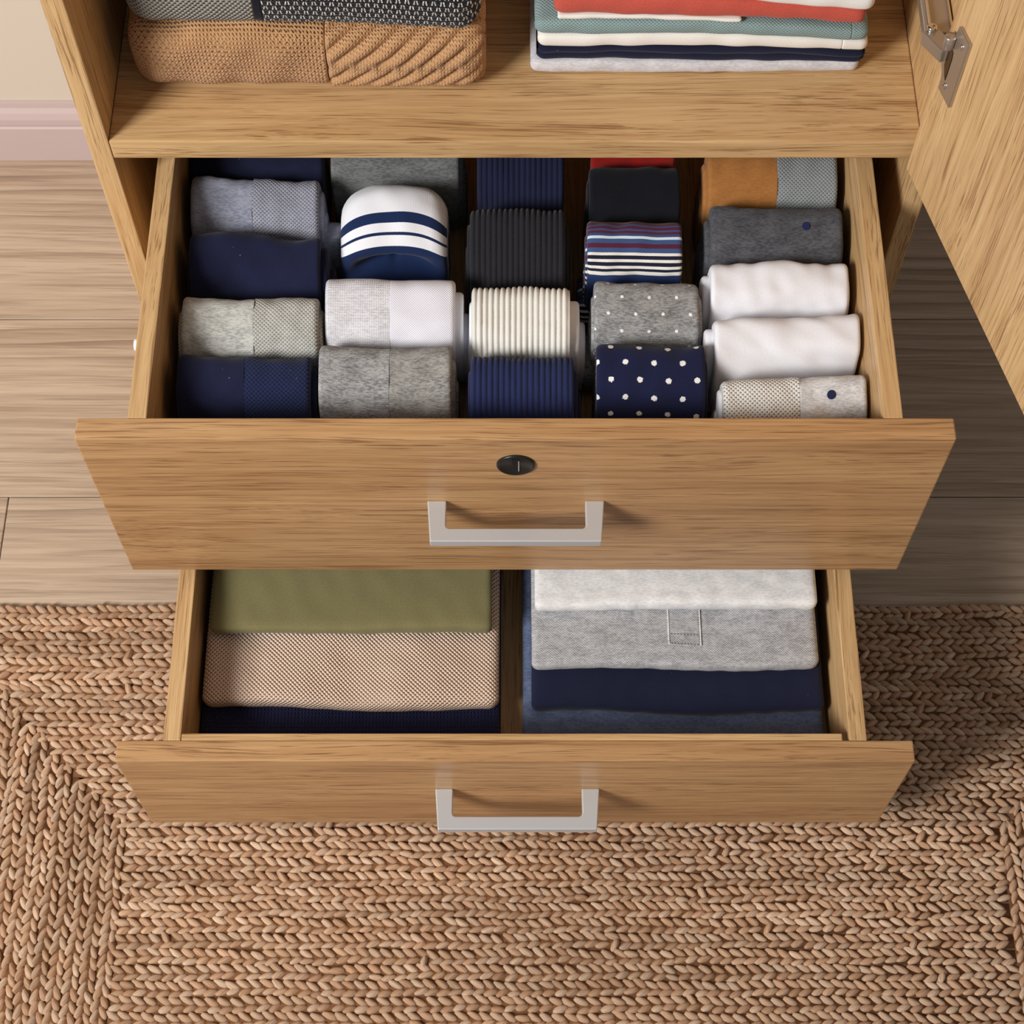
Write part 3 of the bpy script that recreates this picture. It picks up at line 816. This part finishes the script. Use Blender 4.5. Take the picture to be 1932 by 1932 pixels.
def whitepl(t, lofts, org):
    L = lofts[0]
    q = xs(1565, 10) - L.x0
    put('folded_hem', L.patch(q, q + 0.012, -0.02, 0.016, 0.0, 0.0016, org, (6, 14)), m_white2, t, org)
garment('white folded shirt on top of the coral one, set to the right', 'shirt', 'folded_shirt', xs(1060, 0), xs(1648, 8), 1.146, 1.44, ZS + 0.1110, 0.0230, m_white2, seed=221, wf=0.0012, wt=0.0006, group=g, sag=(S6, S6), extra=whitepl)

# -- in the lower drawer
g = 'folded clothes in the lower drawer'
ZC = ZB2 + 0.0006
def cable2(X, V):
    return 0.0016 * (np.abs(np.sin(np.pi * (X + 0.25 * V) / 0.034)) ** 0.25 - 0.8)
m_navyknit = cloth('navy_cable_knit', (34, 37, 72), kind='knit', p=0.0036, holes=(10, 11, 26), hamt=0.6, bump=0.9)
m_beige = cloth('beige_waffle_knit', (236, 212, 192), kind='mesh', p=0.0048, holes=(132, 102, 80), hamt=0.85, bump=0.7)
m_olive = cloth('olive_jersey', (122, 116, 80), bump=0.2)
m_whitemel = cloth('white_melange_jersey', (236, 235, 234), (184, 186, 192), heather=0.55)
m_polo = cloth('grey_pique_melange', (198, 198, 200), (146, 147, 152), heather=0.95, kind='mesh', p=0.0028, holes=(128, 128, 132), hamt=0.55)
m_denim = cloth('blue_denim', (112, 126, 158), (70, 82, 114), heather=0.7, kind='mesh', p=0.0026, holes=(36, 44, 72), hamt=0.7)
m_stitch = plain('grey_stitching', (150, 150, 154), 0.9)
XL = -0.3335
garment('navy cable-knit jumper at the bottom of the left lower pile', 'jumper', 'knit_jumper', XL, -0.0150, 0.622, 1.06, ZC, 0.034, m_navyknit, seed=301, wf=0.001, wt=0.0016, disp=cable2, nx=200, re=0.010, group=g)
garment('beige waffle-knit jumper under the olive one, lower drawer', 'jumper', 'knit_jumper', -0.3310, P(942, 1330, 0.202)[0], P(600, 1340, 0.190)[1], 1.06, ZC + 0.0345, 0.025, m_beige, seed=305, wf=0.0022, wt=0.0026, re=0.012, group=g)
garment('plain olive green folded top in the lower drawer', 'garment', 'folded_garment', P(395, 1190, 0.227)[0], P(928, 1190, 0.227)[0], P(600, 1199, 0.215)[1], 1.06, ZC + 0.0610, 0.022, m_olive, seed=309, wf=0.0020, wt=0.0022, re=0.007, group=g)
garment('blue denim-look folded garment at the front of the right lower pile', 'shirt', 'folded_shirt', 0.0085, 0.3290, 0.622, 1.06, ZC, 0.032, m_denim, seed=313, wf=0.001, wt=0.0014, re=0.010, group=g)
garment('plain navy folded top between denim and grey polo', 'garment', 'folded_garment', P(1003, 1350, 0.202)[0], P(1560, 1350, 0.202)[0] - 0.001, P(1280, 1349, 0.188)[1], 1.06, ZC + 0.0325, 0.023, m_navy2, seed=317, wf=0.0030, wt=0.0028, re=0.009, group=g)
def placket(t, lofts, org):
    L = lofts[0]
    xa = P(1259, 1200, 0.227)[0] - L.x0; xb = P(1323, 1200, 0.227)[0] - L.x0
    v = L.v[:-1]
    vs = [px_v(L.base[1] + a, L.base[2] + b) for a, b in L.sec]
    def vat(pv): 
        idx = np.arange(L.i0, len(v)); return v[idx[np.argmin([abs(vs[i] - pv) for i in idx[:60]])]]
    top, bot = vat(1100), vat(1215)
    put('placket', L.patch(xa, xb, top, bot, 0.0, 0.0007, org, (10, 40)), m_polo, t, org)
    for xx in (xa + 0.001, xb - 0.0013):
        put('seam', L.patch(xx, xx + 0.0013, top, bot, 0.0004, 0.0010, org, (3, 40)), m_whitemel, t, org)
    b2 = vat(1197)
    for vv in (b2, bot - 0.0016):
        n = 9
        for i in range(n):
            x0_ = xa + 0.0025 + (xb - xa - 0.005) * i / n
            put('stitch', L.patch(x0_, x0_ + 0.0024, vv, vv + 0.0011, 0.0004, 0.0009, org, (3, 3)), m_stitch, t, org)
garment('light grey melange polo shirt with button placket, lower drawer', 'shirt', 'polo_shirt', P(1003, 1262, 0.227)[0], P(1548, 1262, 0.227)[0], P(1280, 1268, 0.211)[1], 1.06, ZC + 0.0560, 0.021, m_polo, seed=321, wf=0.0024, wt=0.0016, re=0.008, group=g, extra=placket)
garment('white melange folded top at the back of the lower drawer', 'garment', 'folded_garment', P(1009, 1140, 0.247)[0], P(1544, 1140, 0.247)[0], P(1280, 1151, 0.235)[1], 1.06, ZC + 0.0775, 0.021, m_whitemel, seed=325, wf=0.0014, wt=0.0014, re=0.007, group=g)

# ------------------------------------------------------------------ braided jute rug
def jute():
    t = NT('jute_braid', 0.85, 0.15)
    at = t.n.new('ShaderNodeVertexColor'); at.layer_name = 'tint'
    uv = t.coord('UV')
    fib = t.noise(t.scale(uv, (60, 900, 1)), 1, 3, 0.6)
    mul = t.ramp(fib, [(0.30, (0.66, 0.61, 0.57, 1)), (0.66, (1.08, 1.06, 1.04, 1))])
    t.color(t.mix(1.0, at.outputs[0], mul, 'MULTIPLY'))
    t.bump(fib, 0.55, 0.0012)
    return t.m
m_jute = jute()
RZ = 0.0065
NA, NB = 8, 5
def leaf_grid(ln, wd_, ht, cot, r):
    """one strand crossing: a pad whose ends run with the braid; cot shears it to the braid's direction"""
    a = np.linspace(-1, 1, NA); b = np.linspace(-1, 1, NB)
    A, B = np.meshgrid(a, b, indexing='ij')
    prof = 0.30 + 0.70 * np.clip(1 - np.abs(A) ** 3.2, 0, 1) ** 0.6
    h = wd_ / 2
    bend = 0.10 * wd_ * r.uniform(-0.6, 1.2)
    y = B * h * prof + bend * (1 - A * A)
    x = A * ln / 2 * (1 - 0.10 * B * B) + B * h * prof * cot * 0.75
    dome = np.clip(1 - 0.96 * np.abs(B) ** 2.6, 0, 1) ** 0.55
    z = ht * dome * (0.45 + 0.55 * prof) - 0.0020 - 0.0020 * np.clip(A, 0, 1) ** 1.5
    return np.stack([x, y, z], -1)
LF = []
for i in range(NA - 1):
    for j in range(NB - 1):
        LF.append((i * NB + j, (i + 1) * NB + j, (i + 1) * NB + j + 1, i * NB + j + 1))
LF = np.array(LF)
LUV = np.stack(np.meshgrid(np.linspace(0, 0.015, NA), np.linspace(0, 0.008, NB), indexing='ij'), -1).reshape(-1, 2)
TONES = [(200, 169, 142), (195, 161, 132), (203, 174, 149), (190, 154, 126), (198, 166, 139), (206, 179, 154), (193, 159, 130), (183, 147, 118)]
TONES_L = [np.array(lin(c)[:3]) for c in TONES]

def mesh_from(verts, faces, uvs, cols):
    me = bpy.data.meshes.new('braid')
    me.vertices.add(len(verts)); me.vertices.foreach_set('co', np.asarray(verts, float).ravel())
    nf = len(faces)
    me.loops.add(nf * 4); me.loops.foreach_set('vertex_index', faces.ravel().astype(np.int32))
    me.polygons.add(nf)
    me.polygons.foreach_set('loop_start', np.arange(nf, dtype=np.int32) * 4)
    me.update(calc_edges=True)
    uvl = me.uv_layers.new(name='UVMap'); uvl.data.foreach_set('uv', uvs[faces.ravel()].ravel())
    ca = me.color_attributes.new('tint', 'FLOAT_COLOR', 'POINT')
    ca.data.foreach_set('color', np.concatenate([cols, np.ones((len(cols), 1))], 1).ravel())
    me.polygons.foreach_set('use_smooth', np.ones(nf, bool))
    me.materials.append(m_jute)
    me.validate()
    return me

rug = thing('braided_rug', 'natural jute braided rug with mitred corner, lying under the drawers', 'rug', (0.05, 0.45, 0.0))
RX0, RX1, RY1, RY0, BP, NR = -0.715, 0.826, 0.870, 0.0, 0.0172, 16
box('backing', (RX0 + 0.003, RY0, 0.0003), (RX1 - 0.003, RY1 - 0.004, RZ - 0.0012), plain('jute_backing', (120, 84, 56), 0.95), rug, 0)

braids = []     # (start, end, axis, line)
for i in range(NR):
    y = RY1 - (i + 0.5) * BP; braids.append(('x', RX0 + (i + 0.45) * BP, RX1 - (i + 0.45) * BP, y))
    x = RX0 + (i + 0.5) * BP; braids.append(('y', RY0, RY1 - (i + 0.55) * BP, x))
    x = RX1 - (i + 0.5) * BP; braids.append(('y', RY0, RY1 - (i + 0.55) * BP, x))
yb = RY1 - NR * BP; i = 0
while yb - (i + 0.5) * BP > RY0:
    braids.append(('x', RX0 + NR * BP + 0.002, RX1 - NR * BP - 0.002, yb - (i + 0.5) * BP)); i += 1

leaves = []     # (braid, centre xyz, angle, length, width, height, tone)
for bi, (ax, s0, s1, line) in enumerate(braids):
    pitch = 0.0127 * RNG.uniform(0.94, 1.07)
    flip = 1 if RNG.rand() < 0.96 else -1
    ph = RNG.uniform(0, 6.28, 3); tone_row = RNG.uniform(-0.10, 0.06)
    s = s0 + 0.003; k = 0
    while s < s1 - 0.001:
        wob = 0.0011 * math.sin(s * 31 + ph[0]) + 0.0008 * math.sin(s * 83 + ph[1])
        for side in (1, -1):
            big = 1.0 if side > 0 else 0.9
            ss = s + RNG.normal(0, 0.0006) + (0.0 if side > 0 else 0.0030)
            off = side * 0.0042 + wob + RNG.normal(0, 0.0005)
            ang = -side * flip * (0.70 + RNG.normal(0, 0.06)) + (0 if flip > 0 else math.pi)
            if ax == 'x': cx, cy, aa = ss, line + off, ang
            else: cx, cy, aa = line - off, ss, ang + math.pi / 2
            ln = 0.0160 * big * RNG.uniform(0.94, 1.10); wd_ = 0.0094 * RNG.uniform(0.92, 1.10); ht = 0.0058 * RNG.uniform(0.88, 1.14)
            if RNG.rand() < 0.03: aa += RNG.uniform(-0.8, 0.8); ht *= 1.25
            tone = TONES_L[RNG.randint(len(TONES_L))] * (1 + tone_row + RNG.normal(0, 0.05)) * (1 + 0.10 * math.sin(s * 9 + ph[2]))
            leaves.append((bi, (cx, cy, RZ), aa, ln, wd_, ht, tone, max(-1.3, min(1.3, -math.cos(ang) / math.sin(ang)))))
        s += pitch; k += 1

# the strands that show largest: nearest the camera and inside the picture
cand = []
for n_, lf in enumerate(leaves):
    d = np.array(lf[1]) - CAM
    w = d @ _f; uu = 966 + FPX * (d @ _r) / w; vv = 966 - FPX * (d @ _u) / w
    if 4 < uu < 1928 and 4 < vv < 1926: cand.append((w, n_))
cand.sort()
single = set(n_ for _, n_ in cand[:300])

by = {}
for n_, lf in enumerate(leaves): by.setdefault(lf[0], []).append(n_)
VAR = []
for q in range(16):
    gg = leaf_grid(0.0160, 0.0094, 0.0058, 1.14 if q % 2 else -1.14, np.random.RandomState(q)).reshape(-1, 3)
    c = TONES_L[(q // 2) % len(TONES_L)] * (0.92 + 0.05 * (q // 8))
    VAR.append(mesh_from(gg, LF, LUV, np.repeat(c[None], len(gg), 0)))
for bi, (ax, s0, s1, line) in enumerate(braids):
    if bi not in by: continue
    c = np.array([(s0 + s1) / 2, line, 0.0]) if ax == 'x' else np.array([line, (s0 + s1) / 2, 0.0])
    Vs, Fs, Us, Cs = [], [], [], []; nv = 0
    # flat core under the strands
    hx, hy = ((s1 - s0) / 2, BP / 2 - 0.001) if ax == 'x' else (BP / 2 - 0.001, (s1 - s0) / 2)
    core = np.array([(-hx, -hy, RZ), (hx, -hy, RZ), (hx, hy, RZ), (-hx, hy, RZ), (-hx, -hy, RZ - 0.001), (hx, -hy, RZ - 0.001), (hx, hy, RZ - 0.001), (-hx, hy, RZ - 0.001)])
    Vs.append(core); Fs.append(np.array([(0, 1, 2, 3), (7, 6, 5, 4), (0, 4, 5, 1), (1, 5, 6, 2), (2, 6, 7, 3), (3, 7, 4, 0)])); Us.append(core[:, :2] * 0.2); Cs.append(np.repeat(np.array(lin((120, 84, 56))[:3])[None], 8, 0)); nv = 8
    sing = []
    for n_ in by[bi]:
        _, ctr_, aa, ln, wd_, ht, tone, cot = leaves[n_]
        if n_ in single: sing.append(n_); continue
        gg = leaf_grid(ln, wd_, ht, cot, RNG).reshape(-1, 3)
        ca, sa = math.cos(aa), math.sin(aa)
        p = np.stack([gg[:, 0] * ca - gg[:, 1] * sa + ctr_[0] - c[0], gg[:, 0] * sa + gg[:, 1] * ca + ctr_[1] - c[1], gg[:, 2] + ctr_[2]], 1)
        Vs.append(p); Fs.append(LF + nv); nv += len(p)
        Us.append(LUV + RNG.uniform(0, 3, 2)); Cs.append(np.repeat(np.clip(tone, 0, 1)[None], len(p), 0))
    me = mesh_from(np.concatenate(Vs), np.concatenate(Fs), np.concatenate(Us), np.concatenate(Cs))
    br = put('braid', me, m_jute, rug, c)
    for n_ in sing:
        _, ctr_, aa, ln, wd_, ht, tone, cot = leaves[n_]
        o = bpy.data.objects.new('strand', VAR[(n_ * 7 % 8) * 2 + (1 if cot > 0 else 0)]); COL.objects.link(o)
        o.parent = br; o.location = (ctr_[0] - c[0], ctr_[1] - c[1], ctr_[2])
        o.rotation_euler = (0, 0, aa); o.scale = (ln / 0.0160, wd_ / 0.0094, ht / 0.0058)
